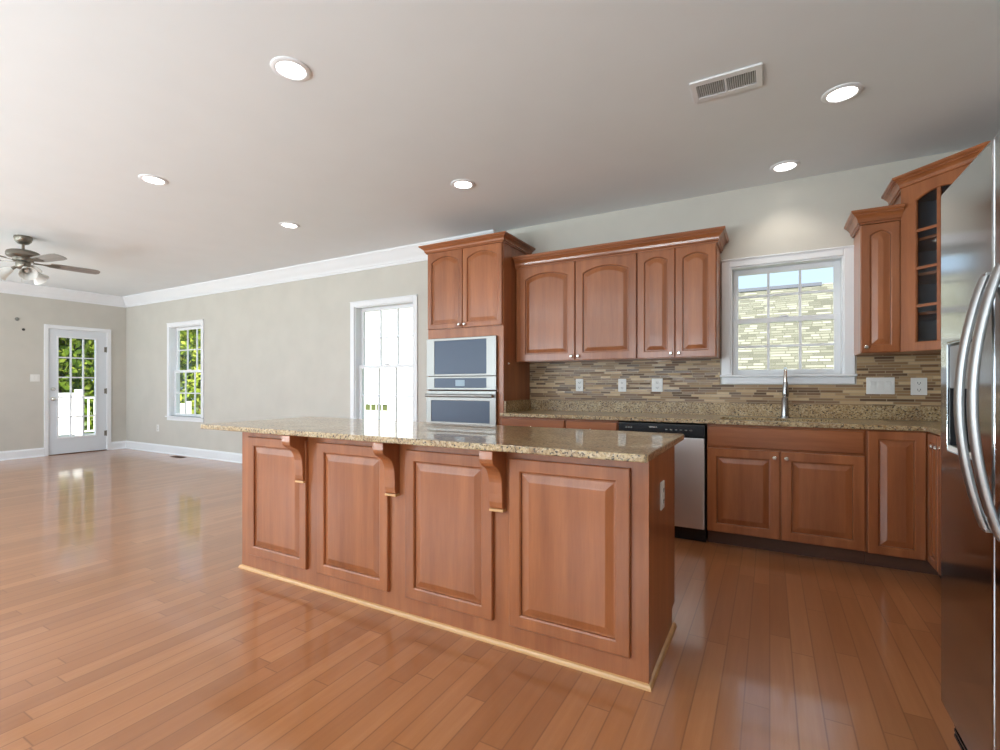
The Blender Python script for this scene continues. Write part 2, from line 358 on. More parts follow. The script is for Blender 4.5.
# door in the left wall
dr = struct('door_1')
c = bmesh.new()
bx(c, XL, XL + .018, D1[0] - .05, D1[0] + .004, 0, D1[3] + .055, .004); bx(c, XL, XL + .018, D1[1] - .004, D1[1] + .06, 0, D1[3] + .055, .004); bx(c, XL, XL + .018, D1[0], D1[1], D1[3] - .004, D1[3] + .055, .004)
obj('casing', c, M['white'], dr)
L = (3.462, 3.972, .29, 1.967)
d = slab([3.337, 4.128, L[0], L[1]], [.012, 2.10, L[2], L[3]], lambda u, v: not (L[0] < u < L[1] and L[2] < v < L[3]), YZ, XL - .045, XL - .004)
sb = obj('door_panel', d, M['doorwhite'], dr, bev=.003)
g = bmesh.new(); fr = .022
for a0, a1, c0, c1 in ((L[0] - fr, L[0], L[2] - fr, L[3] + fr), (L[1], L[1] + fr, L[2] - fr, L[3] + fr), (L[0], L[1], L[2] - fr, L[2]), (L[0], L[1], L[3], L[3] + fr)): bx(g, XL - .05, XL + .006, a0, a1, c0, c1, .003)
for k in (1, 2): yy = L[0] + (L[1] - L[0]) * k / 3; bx(g, XL - .034, XL - .006, yy - .010, yy + .010, L[2], L[3])
for k in range(1, 5): zz = L[2] + (L[3] - L[2]) * k / 5; bx(g, XL - .033, XL - .007, L[0], L[1], zz - .010, zz + .010)
obj('muntin', g, M['white'], sb); obj('pane', box(XL - .022, XL - .018, L[0], L[1], L[2], L[3]), M['glass'], sb)
TX = Matrix.Rotation(R(90), 4, 'Y')
k = lathe(bmesh.new(), [(0, .062), (.018, .062), (.027, .052), (.027, .04), (.016, .03), (.011, .02), (.011, .008), (.031, .007), (.031, 0), (0, 0)], 18, Matrix.Translation((XL - .004, 3.392, .936)) @ TX)
obj('door_knob', k, M['nickel'], dr, smooth=True)
k = lathe(bmesh.new(), [(0, .03), (.018, .03), (.02, .024), (.03, .012), (.031, 0), (0, 0)], 18, Matrix.Translation((XL - .004, 3.39, 1.10)) @ TX)
obj('deadbolt', k, M['nickel'], dr, smooth=True)
for z in (.307, 1.06, 1.80): obj('hinge', tube(bx(bmesh.new(), XL - .004, XL + .004, 4.10, 4.15, z - .045, z + .045), [(XL + .006, 4.132, z - .05), (XL + .006, 4.132, z + .05)], .007, 8), M['fanmetal'], dr)
obj('threshold', box(XL - .14, XL + .01, D1[0], D1[1], 0, .012, .003), M['brownmetal'], dr)
j = bmesh.new(); bx(j, XL - .15, XL, D1[0], D1[0] + .012, 0, D1[3]); bx(j, XL - .15, XL, D1[1] - .012, D1[1], 0, D1[3]); bx(j, XL - .15, XL, D1[0] + .012, D1[1] - .012, D1[3] - .012, D1[3])
obj('jamb', j, M['white'], dr)

# mosaic backsplash on the back and right wall
TT = .008
u = [-2.1276, XR, -.363, .565]; v = [1.014, 1.40, 1.168]
bs = slab(u, v, lambda a, b: not (-.363 < a < .565 and b > 1.168), XZ, W - TT, W)
bx(bs, XR - TT, XR, 2.12, W - TT, 1.014, 1.40)
obj('backsplash', bs, M['tile'], kind='structure')

# ------------------------------------------------------------------ cabinet parts
def knob_bm(): return lathe(bmesh.new(), [(0, .027), (.009, .0265), (.0145, .021), (.0145, .017), (.007, .011), (.006, .004), (.009, 0), (0, 0)], 14, Matrix.Rotation(R(90), 4, 'X'))
KNOB = None
def knob(parent, x, z):
    global KNOB
    if KNOB is None: KNOB = obj('knob', knob_bm(), M['nickel'], parent, True, (x, -.021, z)); return KNOB
    o = KNOB.copy(); COL.objects.link(o); o.parent = parent; o.location = (x, -.021, z); return o
def loop(w, h, ins, arch, n=14, bot=None):
    """closed loop (x, z) inset by ins on the sides; arched head when arch > 0"""
    x0, x1, z0, z1 = ins, w - ins, (bot if bot is not None else ins), h - ins
    pts = [(x0, z0), (x1, z0)]
    for k in range(n + 1):
        t = k / n; s = math.sin(math.pi * t) ** .8 if arch else 0
        pts.append((x1 + (x0 - x1) * t, z1 - arch + arch * s))
    return pts
def make_door(parent, loc, w, h, arch=0, kn=None, rz=0, rail=.062, name='door', t=.02):
    """frame-and-raised-panel door, front at local y = -t, lower left corner at loc"""
    def ring(bm, pts, y): return [bm.verts.new((x, y, z)) for x, z in pts]
    def bridge(bm, a, b):
        for i in range(len(a)): j = (i + 1) % len(a); bm.faces.new((a[i], a[j], b[j], b[i]))
    bm = bmesh.new()
    ls = [ring(bm, loop(w, h, 0, 0), 0), ring(bm, loop(w, h, 0, 0), -t + .004), ring(bm, loop(w, h, .004, 0), -t), ring(bm, loop(w, h, rail - .006, arch), -t), ring(bm, loop(w, h, rail, arch), -t + .004), ring(bm, loop(w, h, rail, arch), -t + .011), ring(bm, loop(w, h, rail, arch), 0)]
    for a, b in zip(ls, ls[1:]): bridge(bm, a, b)
    bridge(bm, ls[-1], ls[0])
    d = obj(name, bm, M['woodv'] if h > w * .6 else M['woodx'], parent); d.location = loc; d.rotation_euler = (0, 0, rz)
    bm = bmesh.new(); g = .0
    ls = [ring(bm, loop(w, h, rail - g, arch), -.003), ring(bm, loop(w, h, rail + .002, arch), -t + .0115), ring(bm, loop(w, h, rail + .008, arch), -t + .0115), ring(bm, loop(w, h, rail + .036, arch * .92), -t + .003), ring(bm, loop(w, h, rail + .040, arch * .92), -t + .002)]
    for a, b in zip(ls, ls[1:]): bridge(bm, a, b)
    bm.faces.new(ls[0][::-1]); bm.faces.new(ls[-1])
    obj('panel', bm, M['woodv'] if h > w * .6 else M['woodx'], d)
    if kn: knob(d, *kn).location.y = -t
    return d
def drawer_front(parent, loc, w, h, kn=True, rz=0, name='drawer', t=.02):
    bm = bmesh.new(); r = bmesh.ops.create_cube(bm, size=1, matrix=Matrix.Translation((w / 2, -t / 2, h / 2)) @ Matrix.Diagonal((w, t, h, 1)))
    es = [e for e in bm.edges if all(v.co.y < -t + .001 for v in e.verts)]
    bmesh.ops.bevel(bm, geom=es, offset=.012, segments=3, affect='EDGES', profile=.75)
    d = obj(name, bm, M['woodx'], parent); d.location = loc; d.rotation_euler = (0, 0, rz)
    if kn: knob(d, w / 2, h / 2).location.y = -t
    return d
def crown_on(parent, path, z0, z1, out=.06):
    h = z1 - z0
    prof = [(0, z0), (.012, z0), (.012, z0 + h * .13), (.020, z0 + h * .17), (.020, z0 + h * .27), (.024, z0 + h * .42), (out * .58, z0 + h * .60), (out * .72, z0 + h * .65), (out * .72, z0 + h * .73), (out * .86, z0 + h * .75), (out * .92, z0 + h * .82), (out, z0 + h * .84), (out, z1), (0, z1)]
    return obj('crown', sweep(bmesh.new(), path, prof), M['woodx'], parent)

# ------------------------------------------------------------------ island
ix0, ix1, iy0, iy1 = -2.946, -.408, 1.896, 2.489
isl = thing('kitchen_island', 'long cinnamon wood kitchen island with four raised panels under the granite top', 'island', (ix0, iy0, 0))
def I(b): bmesh.ops.translate(b, vec=(-ix0, -iy0, 0), verts=b.verts); return b
b = bx(bmesh.new(), ix0, ix1, iy0, iy1, .10, .884); bx(b, ix0, ix1, iy0, iy1 - .07, 0, .10)
bx(b, ix1 - .001, ix1 + .004, iy0 - .002, iy0 + .045, .02, .884, .001)
obj('body', I(b), M['woodv'], isl)
for a0, a1 in ((-2.862, -2.322), (-2.232, -1.706), (-1.592, -1.088), (-1.004, -.473)):
    make_door(isl, (a0 - ix0, 0, .105), a1 - a0, .738, name='raised_panel', rail=.058)
for k in range(5):
    wdt = (ix1 - ix0 - .06) / 5
    make_door(isl, (ix1 - ix0 - .03 - k * wdt, iy1 - iy0, .115), wdt - .006, .74, kn=(.03 if k % 2 else wdt - .036, .68), rz=math.pi)
sm = sweep(bmesh.new(), [(ix0, iy1 - .075), (ix0, iy0), (ix1, iy0), (ix1, iy1 - .04)][:], [(0, 0), (.016, 0), (.015, .009), (.010, .017), (0, .020)])
o = obj('shoe_molding', I(sm), M['strip'], isl); o['label'] = 'pale unfinished wood strip along the floor'
def corbel_poly():
    p = [(0, 0), (-.118, 0)]                         # (y, z) from the top at the body face
    p += [(-.122, 0), (-.124, -.035), (-.119, -.052), (-.108, -.064)]
    for k in range(1, 10): t = R(90) * k / 9; p.append((-.108 + .068 * math.sin(t), -.064 - .095 * (1 - math.cos(t)) - .006))
    p += [(-.037, -.20), (-.038, -.235), (-.033, -.258)]
    p += [(-.026, -.268), (0, -.268)]
    return p
for cx in (-2.362, -1.676, -1.060):
    cb = prism(bmesh.new(), corbel_poly(), lambda y, z, t: (cx + t, iy0 + y, .883 + z), -.034, .034)
    o = obj('corbel', I(cb), M['woodv'], isl, bev=.003)
    f = bx(bmesh.new(), cx - .036, cx + .036, iy0 - .034, iy0, .603, .615, .003); obj('foot', I(f), M['strip'], o)

# island granite top with rounded corners
def rrect(x0, x1, y0, y1, r, n=6):
    p = []
    for cx, cy, a0 in ((x1 - r, y1 - r, 0), (x0 + r, y1 - r, 90), (x0 + r, y0 + r, 180), (x1 - r, y0 + r, 270)):
        for k in range(n + 1): a = R(a0 + 90 * k / n); p.append((cx + r * math.cos(a), cy + r * math.sin(a)))
    return p
it = obj('granite_countertop', prism(bmesh.new(), rrect(-3.204, -.383, 1.772, 2.640, .02), XY, .8845, .9145), M['granite'], bev=.005)
tag(it, 'long speckled tan granite countertop with corbels on the freestanding island', 'countertop')

# outlets and switches
def outlet(x, z, label, group=None, w=.074, h=.118, y=W - TT, rz=0, loc=None, gangs=1, kind='outlet'):
    t = thing('wall_outlet' if kind == 'outlet' else 'light_switch', label, kind, loc or (x, y, z), rz, group)
    obj('cover_plate', box(-w / 2, w / 2, -.006, 0, -h / 2, h / 2, .0025), M['plate'], t)
    for g in range(gangs):
        gx = (g - (gangs - 1) / 2) * .046
        if kind == 'outlet':
            for s in (-1, 1):
                r = obj('receptacle', box(gx - .016, gx + .016, -.0085, -.005, s * .024 - .015, s * .024 + .015, .003), M['plate'], t)
                q = bmesh.new(); bx(q, gx - .009, gx - .006, -.0095, -.008, s * .024 - .004, s * .024 + .007); bx(q, gx + .006, gx + .009, -.0095, -.008, s * .024 - .004, s * .024 + .007); bx(q, gx - .003, gx + .003, -.0095, -.008, s * .024 - .011, s * .024 - .006)
                obj('slot', q, M['slot'], r)
        else:
            obj('toggle', bx(box(gx - .016, gx + .016, -.009, -.005, -.033, .033, .002), gx - .014, gx + .014, -.012, -.008, 0, .031, .002), M['plate'], t)
    return t
outlet(-1.595, 1.166, 'white outlet on the mosaic backsplash nearest the tall oven cabinet')
outlet(-1.184, 1.164, 'white outlet on the mosaic backsplash, middle one of three under the upper cabinets')
outlet(-.872, 1.166, 'white wide plate outlet on the backsplash, nearest the sink window on its left', w=.094)
outlet(.704, 1.160, 'white double switch plate on the backsplash just right of the sink window', w=.165, h=.122, gangs=3, kind='switch')
outlet(.921, 1.156, 'white outlet on the backsplash between the double switch and the refrigerator', w=.09, h=.122)
outlet(0, 0, 'white outlet on the end panel of the wooden island', loc=(ix1, 2.166, .69), rz=R(90), w=.072, h=.118)
outlet(-9.283, .42, 'small white outlet low on the living room wall beside the far window', y=W)
outlet(0, 0, 'white light switch on the far wall left of the glass door', loc=(XL, 3.166, 1.281), rz=R(90), w=.118, h=.118, gangs=2, kind='switch')

# ------------------------------------------------------------------ tall oven cabinet
ox0, ox1, oy = -2.987, -2.1276, 3.857
oc = thing('oven_cabinet', 'tall cinnamon wood cabinet holding the wall oven and microwave, with two arched doors', 'cabinet', (ox0, oy, 0))
def at(bm, x, y, z=0): bmesh.ops.translate(bm, vec=(-x, -y, -z), verts=bm.verts); return bm
ow = ox1 - ox0
b = slab([0, ow, .012, ow - .068], [.1, 2.482, .40, 1.625], lambda u, v: not (.012 < u < ow - .068 and .40 < v < 1.625), XZ, .02, .04)
bx(b, 0, .02, .04, W - oy - .002, .1, 2.482); bx(b, ow - .02, ow, .04, W - oy - .002, .1, 2.482); bx(b, .02, ow - .02, .04, W - oy - .002, 1.66, 1.68); bx(b, .02, ow - .02, .04, W - oy - .002, .38, .40); bx(b, .02, ow - .02, W - oy - .002 - .02, W - oy - .002, .1, 2.482); bx(b, .02, ow - .02, .04, W - oy - .002, 2.46, 2.482); bx(b, .02, ow - .02, .04, W - oy - .002, 1.117, 1.119)
obj('body', b, M['woodv'], oc)
obj('toe_kick', box(0, ow, .08, W - oy - .002, 0, .1), M['wooddark'], oc)
make_door(oc, (.006, .02, 1.716), .414, .755, arch=.05, kn=(.386, .03), rail=.05)
make_door(oc, (.424, .02, 1.716), .429, .755, arch=.05, kn=(.028, .03), rail=.05)
drawer_front(oc, (.006, .02, .115), ow - .012, .265)
crown_on(oc, [(0, W - oy - .002), (0, .005), (ow, .005), (ow, W - oy - .002)][::1], 2.472, 2.545, .062)
# (crown travels left side -> front -> right side so that its outside is on the right hand)

mw = thing('microwave', 'built-in stainless microwave with a dark window set above the wall oven', 'microwave', (-2.984, oy + .012, 1.118))
mx = .797
f = slab([0, mx, .096, .693], [.135, .502, .155, .478], lambda u, v: not (.096 < u < .693 and .155 < v < .478), XZ, -.024, .0)
o = obj('door', f, M['lightsteel'], mw, bev=.003); obj('window', box(.096, .693, -.019, -.008, .155, .478), M['sheenglass'], o)
f = slab([0, mx, .096, .693], [.002, .13, .022, .113], lambda u, v: not (.096 < u < .693 and .022 < v < .113), XZ, -.024, .0)
o = obj('control_panel', f, M['lightsteel'], mw, bev=.003); obj('touch_panel', box(.096, .693, -.021, -.008, .022, .113), M['sheenglass'], o)
obj('display', box(.346, .452, -.0225, -.02, .038, .097), M['display'], o)
obj('body', box(.03, mx - .03, 0, .45, .004, .50), M['slate'], mw)
ov = thing('wall_oven', 'built-in stainless wall oven with a wide bar handle below the microwave', 'oven', (-2.984, oy + .012, .41))
f = slab([0, mx, .06, .73], [.075, .70, .40, .607], lambda u, v: not (.06 < u < .73 and .40 < v < .607), XZ, -.028, 0)
o = obj('door', f, M['lightsteel'], ov, bev=.003); obj('window', box(.06, .73, -.023, -.008, .40, .607), M['sheenglass'], o)
hb = tube(bmesh.new(), [(.02, -.062, .655), (mx - .02, -.062, .655)], .016, 12)
for q in (.06, mx - .06): tube(hb, [(q, -.062, .655), (q, -.024, .655)], .011, 8)
obj('handle', hb, M['lightsteel'], o, smooth=True)
obj('body', box(.03, mx - .03, 0, .5, .01, .695), M['slate'], ov)
obj('trim', box(0, mx, -.02, 0, 0, .068, .003), M['lightsteel'], ov)
hk = obj('wall_hook', lathe(bmesh.new(), [(0, .012), (.004, .012), (.006, .006), (.009, .003), (.009, 0), (0, 0)], 12, TX), M['plate'], smooth=True); hk.location = (ox1, 3.975, 1.367); tag(hk, 'tiny white hook on the side of the tall oven cabinet', 'hook')

# ------------------------------------------------------------------ wall cabinets
UZ0, UZ1, UY = 1.385, 2.30, 4.12
def upper(x0, x1, doors, label, kn, rail, arch):
    t = thing('upper_cabinet', label, 'cabinet', (x0, UY, UZ0)); w = x1 - x0; d = W - UY - .001
    obj('body', box(0, w, 0, d, 0, UZ1 - UZ0), M['woodv'], t)
    for (a, b), k in zip(doors, kn):
        make_door(t, (a - x0, 0, .004), b - a, UZ1 - UZ0 - .03, arch=arch, kn=((b - a) - .028 if k > 0 else .028, .035), rail=rail)
    return t
upper(-2.12, -.9725, [(-2.085, -1.524), (-1.516, -.978)], 'wide upper cabinet with two arched doors beside the tall oven cabinet', (1, -1), .07, .05)
upper(-.9715, -.361, [(-.968, -.671), (-.665, -.365)], 'narrow upper cabinet with two slim arched doors left of the sink window', (1, -1), .058, .034)
cr = obj('crown_molding', sweep(bmesh.new(), [(-2.12, UY - .012), (-.361, UY - .012), (-.361, W)], [(0, 2.272), (.012, 2.272), (.012, 2.286), (.020, 2.290), (.020, 2.300), (.024, 2.316), (.036, 2.334), (.046, 2.340), (.046, 2.348), (.056, 2.350), (.060, 2.358), (.066, 2.360), (.066, 2.377), (0, 2.377)]), M['woodx'])
tag(cr, 'long wooden crown molding running over the upper cabinets left of the window', 'molding')
t = thing('upper_cabinet', 'short single door upper cabinet between the sink window and the glass corner cabinet', 'cabinet', (.547, UY, UZ0))
obj('body', box(0, .224, 0, W - UY - .001, 0, 2.285 - UZ0), M['woodv'], t)
make_door(t, (.003, 0, .004), .208, 2.285 - UZ0 - .03, arch=.03, kn=(.026, .035), rail=.05)
crown_on(t, [(0, W - UY), (0, -.01), (.224, -.01)], 2.285 - UZ0 - .022, 2.355 - UZ0, .06)
# glass corner cabinet
gz1 = 2.475 - UZ0
gc = thing('corner_cabinet', 'tall diagonal corner cabinet with arched glass panes beside the refrigerator', 'cabinet', (.772, 4.113, UZ0))
fl = .44; leg = fl / math.sqrt(2); gx1 = XR - .772 - .002; gy1 = W - 4.113 - .002
pent = [(0, gy1), (0, 0), (leg, -leg), (gx1, -leg), (gx1, gy1)]
b = bmesh.new(); prism(b, pent, XY, 0, .02); prism(b, pent, XY, gz1 - .02, gz1)
bx(b, 0, .016, .0, gy1, .02, gz1 - .02); bx(b, leg, gx1, -leg, -leg + .016, .02, gz1 - .02)
obj('body', b, M['woodv'], gc)
b = bmesh.new(); bx(b, .016, gx1, gy1 - .01, gy1, .02, gz1 - .02); bx(b, gx1 - .01, gx1, -leg + .016, gy1 - .01, .02, gz1 - .02); bx(b, .016, .019, .02, gy1 - .01, .02, gz1 - .02)
obj('lining', b, M['inner'], gc)
for z in (.235, .49, .72):
    obj('shelf', prism(bmesh.new(), [(.02, gy1 - .012), (.02, .03), (leg, -leg + .045), (gx1 - .012, -leg + .02), (gx1 - .012, gy1 - .012)], XY, z, z + .018), M['woodx'], gc)
# door in the diagonal frame: local x along the face
gd = struct('x'); gd.name = 'door'; del gd['kind']; gd.parent = gc; gd.rotation_euler = (0, 0, R(-45)); gd.location = (0, 0, 0)
bm = bmesh.new(); st, br, tr, hgt, ar = .094, .06, .08, gz1, .038
def gl_loop(ins_l, z0, z1, arch, n=14):
    x0, x1 = ins_l, fl - ins_l; p = [(x0, z0), (x1, z0)]
    for k in range(n + 1): q = k / n; p.append((x1 + (x0 - x1) * q, z1 - arch + arch * math.sin(math.pi * q) ** .8))
    return p
rings = []
for (pl, y) in ((gl_loop(0, 0, hgt, 0), 0), (gl_loop(0, 0, hgt, 0), -.018), (gl_loop(.003, .003, hgt - .003, 0), -.021), (gl_loop(st - .005, br - .005, hgt - tr + .005, ar), -.021), (gl_loop(st, br, hgt - tr, ar), -.015), (gl_loop(st, br, hgt - tr, ar), 0)):
    rings.append([bm.verts.new((x, y, z)) for x, z in pl])
for q, w in zip(rings, rings[1:] + rings[:1]):
    for i in range(len(q)): j = (i + 1) % len(q); bm.faces.new((q[i], q[j], w[j], w[i]))
fo_ = obj('door_frame', bm, M['woodv'], gd)
g = bmesh.new(); gh = hgt - tr - br
bx(g, fl / 2 - .010, fl / 2 + .010, -.017, -.004, br, hgt - tr)
for z in (.29, .533, .775): bx(g, st, fl - st, -.0165, -.0045, z - .009, z + .009)
obj('muntin', g, M['woodx'], gd)
obj('pane', prism(bmesh.new(), gl_loop(st - .004, br - .004, hgt - tr + .004, ar), XZ, -.003, -.001), M['cabglass'], gd)
crown_on(gc, [(0, gy1), (0, -.012), (leg + .008, -leg - .02), (gx1, -leg - .02)], gz1 - .02, 2.54 - UZ0, .062)

# ------------------------------------------------------------------ base cabinets, countertop, dishwasher, sink
BY = 3.84
def base(x0, x1, label, parts):
    t = thing('base_cabinet', label, 'cabinet', (x0, BY, 0)); w = x1 - x0
    b = box(0, w, 0, W - BY - .001, .1, .69)
    bx(b, 0, w, 0, .02, .69, .882); bx(b, 0, .018, .02, W - BY - .001, .69, .882); bx(b, w - .018, w, .02, W - BY - .001, .69, .882); bx(b, .018, w - .018, W - BY - .02, W - BY - .001, .69, .882)
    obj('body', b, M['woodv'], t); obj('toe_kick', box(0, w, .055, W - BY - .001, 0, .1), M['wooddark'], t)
    for p in parts:
        if p[0] == 'door': make_door(t, (p[1] - x0, 0, p[3]), p[2] - p[1], p[4] - p[3], kn=p[5])
        else: drawer_front(t, (p[1] - x0, 0, p[3]), p[2] - p[1], p[4] - p[3], kn=p[5])
    return t
base(-2.1266, -1.506, 'wooden base cabinet with a drawer next to the tall oven cabinet', [('drawer', -2.118, -1.514, .722, .866, True), ('door', -2.118, -1.82, .105, .708, (.27, .56)), ('door', -1.814, -1.514, .105, .708, (.028, .56))])
base(-1.504, -1.057, 'wooden base cabinet with a drawer left of the dishwasher', [('drawer', -1.496, -1.064, .722, .866, True), ('door', -1.496, -1.064, .105, .708, (.40, .56))])
sbx = base(-.401, .538, 'wide wooden sink base cabinet with a false drawer front and two doors', [('drawer', -.396, .528, .722, .868, False), ('door', -.396, .060, .105, .708, (.456 - .03, .56)), ('door', .070, .530, .105, .708, (.03, .56))])
# lazy susan corner
ls = thing('corner_base_cabinet', 'wooden corner base cabinet with a folding door pair right of the sink base', 'cabinet', (.54, BY, 0))
poly = [(0, W - BY), (0, 0), (.313, 0), (.313, -.229), (XR - .54, -.229), (XR - .54, W - BY)]
poly = [(a - (.001 if a > .5 else 0), b_ - (.001 if b_ > .5 else 0)) for a, b_ in poly]
obj('body', prism(bmesh.new(), poly, XY, .1, .882), M['woodv'], ls)
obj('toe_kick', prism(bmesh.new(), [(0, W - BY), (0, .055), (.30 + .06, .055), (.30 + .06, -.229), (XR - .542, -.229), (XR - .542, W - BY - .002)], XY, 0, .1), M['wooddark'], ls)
make_door(ls, (.006, 0, .098), .284, .778, rail=.056)
make_door(ls, (.313, -.024, .098), .20, .778, rail=.05, rz=R(-90), kn=(.165, .71))
# right hand run
rb = thing('base_cabinet', 'wooden base cabinet on the right run, mostly hidden behind the refrigerator', 'cabinet', (.853, 3.609, 0), R(-90))
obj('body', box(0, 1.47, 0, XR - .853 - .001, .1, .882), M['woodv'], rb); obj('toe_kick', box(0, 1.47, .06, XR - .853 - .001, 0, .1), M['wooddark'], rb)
for k in range(3): make_door(rb, (.006 + k * .488, 0, .098), .478, .778, kn=(.028, .71))

# back countertop, L shaped with a sink cut-out and splash strips
ex, ey = .826, 3.803
sk = (-.325, .425, 3.895, 4.215)
ct = slab([-2.1266, ex, XR, sk[0], sk[1]], [2.125, ey, W, sk[2], sk[3]], lambda u, v: (v > ey or u > ex) and not (sk[0] < u < sk[1] and sk[2] < v < sk[3]), XY, .8845, .9145)
prism(ct, [(ex + .0005, ey + .0005), (ex - .018, ey + .0005), (ex + .0005, ey - .018)], XY, .8845, .9145)
cto = obj('granite_countertop', ct, M['granite'], bev=.004)
tag(cto, 'speckled tan granite countertop along the back wall around the sink', 'countertop')
sp = box(-2.1276 + .02, XR, W - .021, W - .0005, .9145, 1.016, .002); obj('splash_strip', sp, M['granite2'], cto)
sp = box(-2.1266, -2.1076, 3.885, W, .9145, 1.020, .002); obj('side_splash', sp, M['granite2'], cto)
sp = box(XR - .021, XR, 2.13, W - .021, .9145, 1.016, .002); obj('splash_strip', sp, M['granite2'], cto)
# sink
sn = thing('sink', 'undermount stainless steel sink set in the granite below the window', 'sink', (.05, 4.055, .70))
hw, hd = .385, .17
b = bmesh.new()
r1 = rrect(-hw, hw, -hd, hd, .03); r2 = rrect(-hw + .012, hw - .012, -hd + .012, hd - .012, .04); r3 = rrect(-hw - .02, hw + .02, -hd - .02, hd + .02, .03)
L1 = [[b.verts.new((x, y, z)) for x, y in p] for p, z in ((r3, .1835), (r1, .1835), (r2, .02), (r1, -.0), (r3, .16))]
for q, w in zip(L1[:3], L1[1:3]):
    for i in range(len(q)): j = (i + 1) % len(q); b.faces.new((q[i], q[j], w[j], w[i]))
b.faces.new(L1[2]); bmesh.ops.delete(b, geom=[v for q in L1[3:] for v in q], context='VERTS')
o = obj('basin', b, M['steelx'], sn, smooth=True); sd = o.modifiers.new('wall', 'SOLIDIFY'); sd.thickness = .002; sd.offset = 0
obj('drain', lathe(bmesh.new(), [(0, .021), (.02, .021), (.038, .024), (.042, .022), (.042, .020), (0, .020)], 18), M['chrome'], sn, smooth=True)
# faucet
fc = thing('faucet', 'tall gooseneck kitchen faucet standing behind the sink in front of the window', 'faucet', (.102, 4.30, .9145))
obj('base', lathe(bmesh.new(), [(0, .012), (.029, .012), (.036, .006), (.037, 0), (0, 0)], 20), M['chrome'], fc, smooth=True)
obj('body', lathe(bmesh.new(), [(0, .16), (.015, .16), (.022, .15), (.026, .04), (.029, .012), (0, .012)], 20), M['chrome'], fc, smooth=True)
pts = [(0, 0, .15), (0, 0, .30)] + [(0, -.075 + .075 * math.cos(R(a)), .30 + .075 * math.sin(R(a))) for a in range(15, 181, 15)] + [(0, -.152, .26)]
obj('spout', tube(bmesh.new(), pts, .0115, 12), M['nickel'], fc, smooth=True)
obj('spray_head', tube(bmesh.new(), [(0, -.152, .275), (0, -.153, .24), (0, -.154, .19), (0, -.154, .165)], [.014, .019, .023, .019], 14), M['chrome'], fc, smooth=True)
# dishwasher
dx0 = -1.051; dwid = .642
dw = thing('dishwasher', 'stainless dishwasher with a black control strip behind the island end', 'dishwasher', (dx0, 3.84, 0))
obj('body', box(.004, dwid - .004, .0, .55, .1, .872), M['slate'], dw)
o = obj('door', box(.006, dwid - .008, -.032, 0, .107, .772, .005), M['dwsteel'], dw)
o = obj('control_panel', box(.004, dwid - .004, -.036, 0, .777, .872, .006), M['black'], dw)
q = bmesh.new()
for k in range(6): bx(q, .36 + k * .035, .376 + k * .035, -.0372, -.0355, .826, .834)
obj('button', q, M['grey'], o)
q = bmesh.new(); bx(q, .24, .30, -.0372, -.0355, .842, .848)
obj('badge', q, M['nickel'], o)
q = bmesh.new()
for k in range(3): bx(q, .06 + k * .02, .072 + k * .02, -.0372, -.0355, .83, .842)
obj('indicator', q, M['grey'], o)
obj('toe_kick', box(.004, dwid - .004, .03, .3, 0.002, .1), M['black'], dw)

# ------------------------------------------------------------------ refrigerator
FX, FY = .49, 2.094
fr_ = thing('refrigerator', 'large stainless side-by-side refrigerator with bowed handles at the right edge', 'refrigerator', (FX, FY, 0), R(-90))
FWD, FT = .91, 1.79; SM = .432
obj('body', box(.004, FWD - .004, .085, .86, .03, FT - .01, .006), M['slate'], fr_)
def fdoor(x0, x1, hole=None, name='door'):
    us = [x0, x1] + (list(hole[:2]) if hole else []); vs = [.125, FT] + (list(hole[2:]) if hole else [])
    bm = slab(us, vs, (lambda u, v: not (hole[0] < u < hole[1] and hole[2] < v < hole[3])) if hole else (lambda u, v: True), XZ, 0, .075)
    return obj(name, bm, M['steel'], fr_, bev=.008)
DH = (.076, .30, .965, 1.292)
fd = fdoor(0, SM - .003, DH, 'freezer_door'); rd = fdoor(SM + .003, FWD, None, 'fridge_door')
b = bmesh.new(); x0, x1, z0, z1 = DH
bx(b, x0, x1, .07, .074, z0, z1); bx(b, x0, x0 + .006, .004, .07, z0, z1); bx(b, x1 - .006, x1, .004, .07, z0, z1); bx(b, x0 + .006, x1 - .006, .004, .07, z1 - .006, z1); bx(b, x0 + .006, x1 - .006, .004, .07, z0, z0 + .012)
dn = obj('dispenser', b, M['slate'], fd)
obj('dispenser_panel', box(x0 + .006, x1 - .006, .003, .06, 1.155, z1 - .006, .003), M['greyplastic'], dn)
b = bmesh.new()
for a0, a1, c0, c1 in ((x0 - .004, x0, z0 - .004, z1 + .004), (x1, x1 + .004, z0 - .004, z1 + .004), (x0, x1, z1, z1 + .004)): bx(b, a0, a1, -.002, .004, c0, c1, .001)
obj('bezel', b, M['steel'], dn)
obj('drip_tray', box(x0 + .004, x1 - .004, -.003, .05, z0 - .004, z0 + .012, .003), M['plate'], dn)
def handle(parent, x, zt, zb, out):
    pts = []
    for k in range(25):
        t = k / 24; pts.append((x, -.010 - out * math.sin(math.pi * t) ** .85, zb + (zt - zb) * t))
    bm = bmesh.new(); rings = []
    for i, p in enumerate(pts):
        w_, d_ = .017, .010
        rings.append([bm.verts.new((p[0] + w_ * c * (1 if abs(c) < .9 else 1), p[1] + d_ * s, p[2])) for c, s in [(math.cos(R(a)), math.sin(R(a))) for a in range(0, 360, 30)]])
    for q, w in zip(rings, rings[1:]):
        for k in range(12): bm.faces.new((q[k], q[(k + 1) % 12], w[(k + 1) % 12], w[k]))
    bm.faces.new(rings[0][::-1]); bm.faces.new(rings[-1])
    for z in (zt - .012, zb + .012): bx(bm, x - .015, x + .015, -.014, .001, z - .02, z + .02, .003)
    return obj('handle', bm, M['handlesteel'], parent, smooth=True)
handle(fd, SM - .018, 1.442, .80, .05); handle(rd, SM + .078, 1.450, .80, .05)
b = box(.02, FWD - .02, .03, .12, .03, .115, .004)
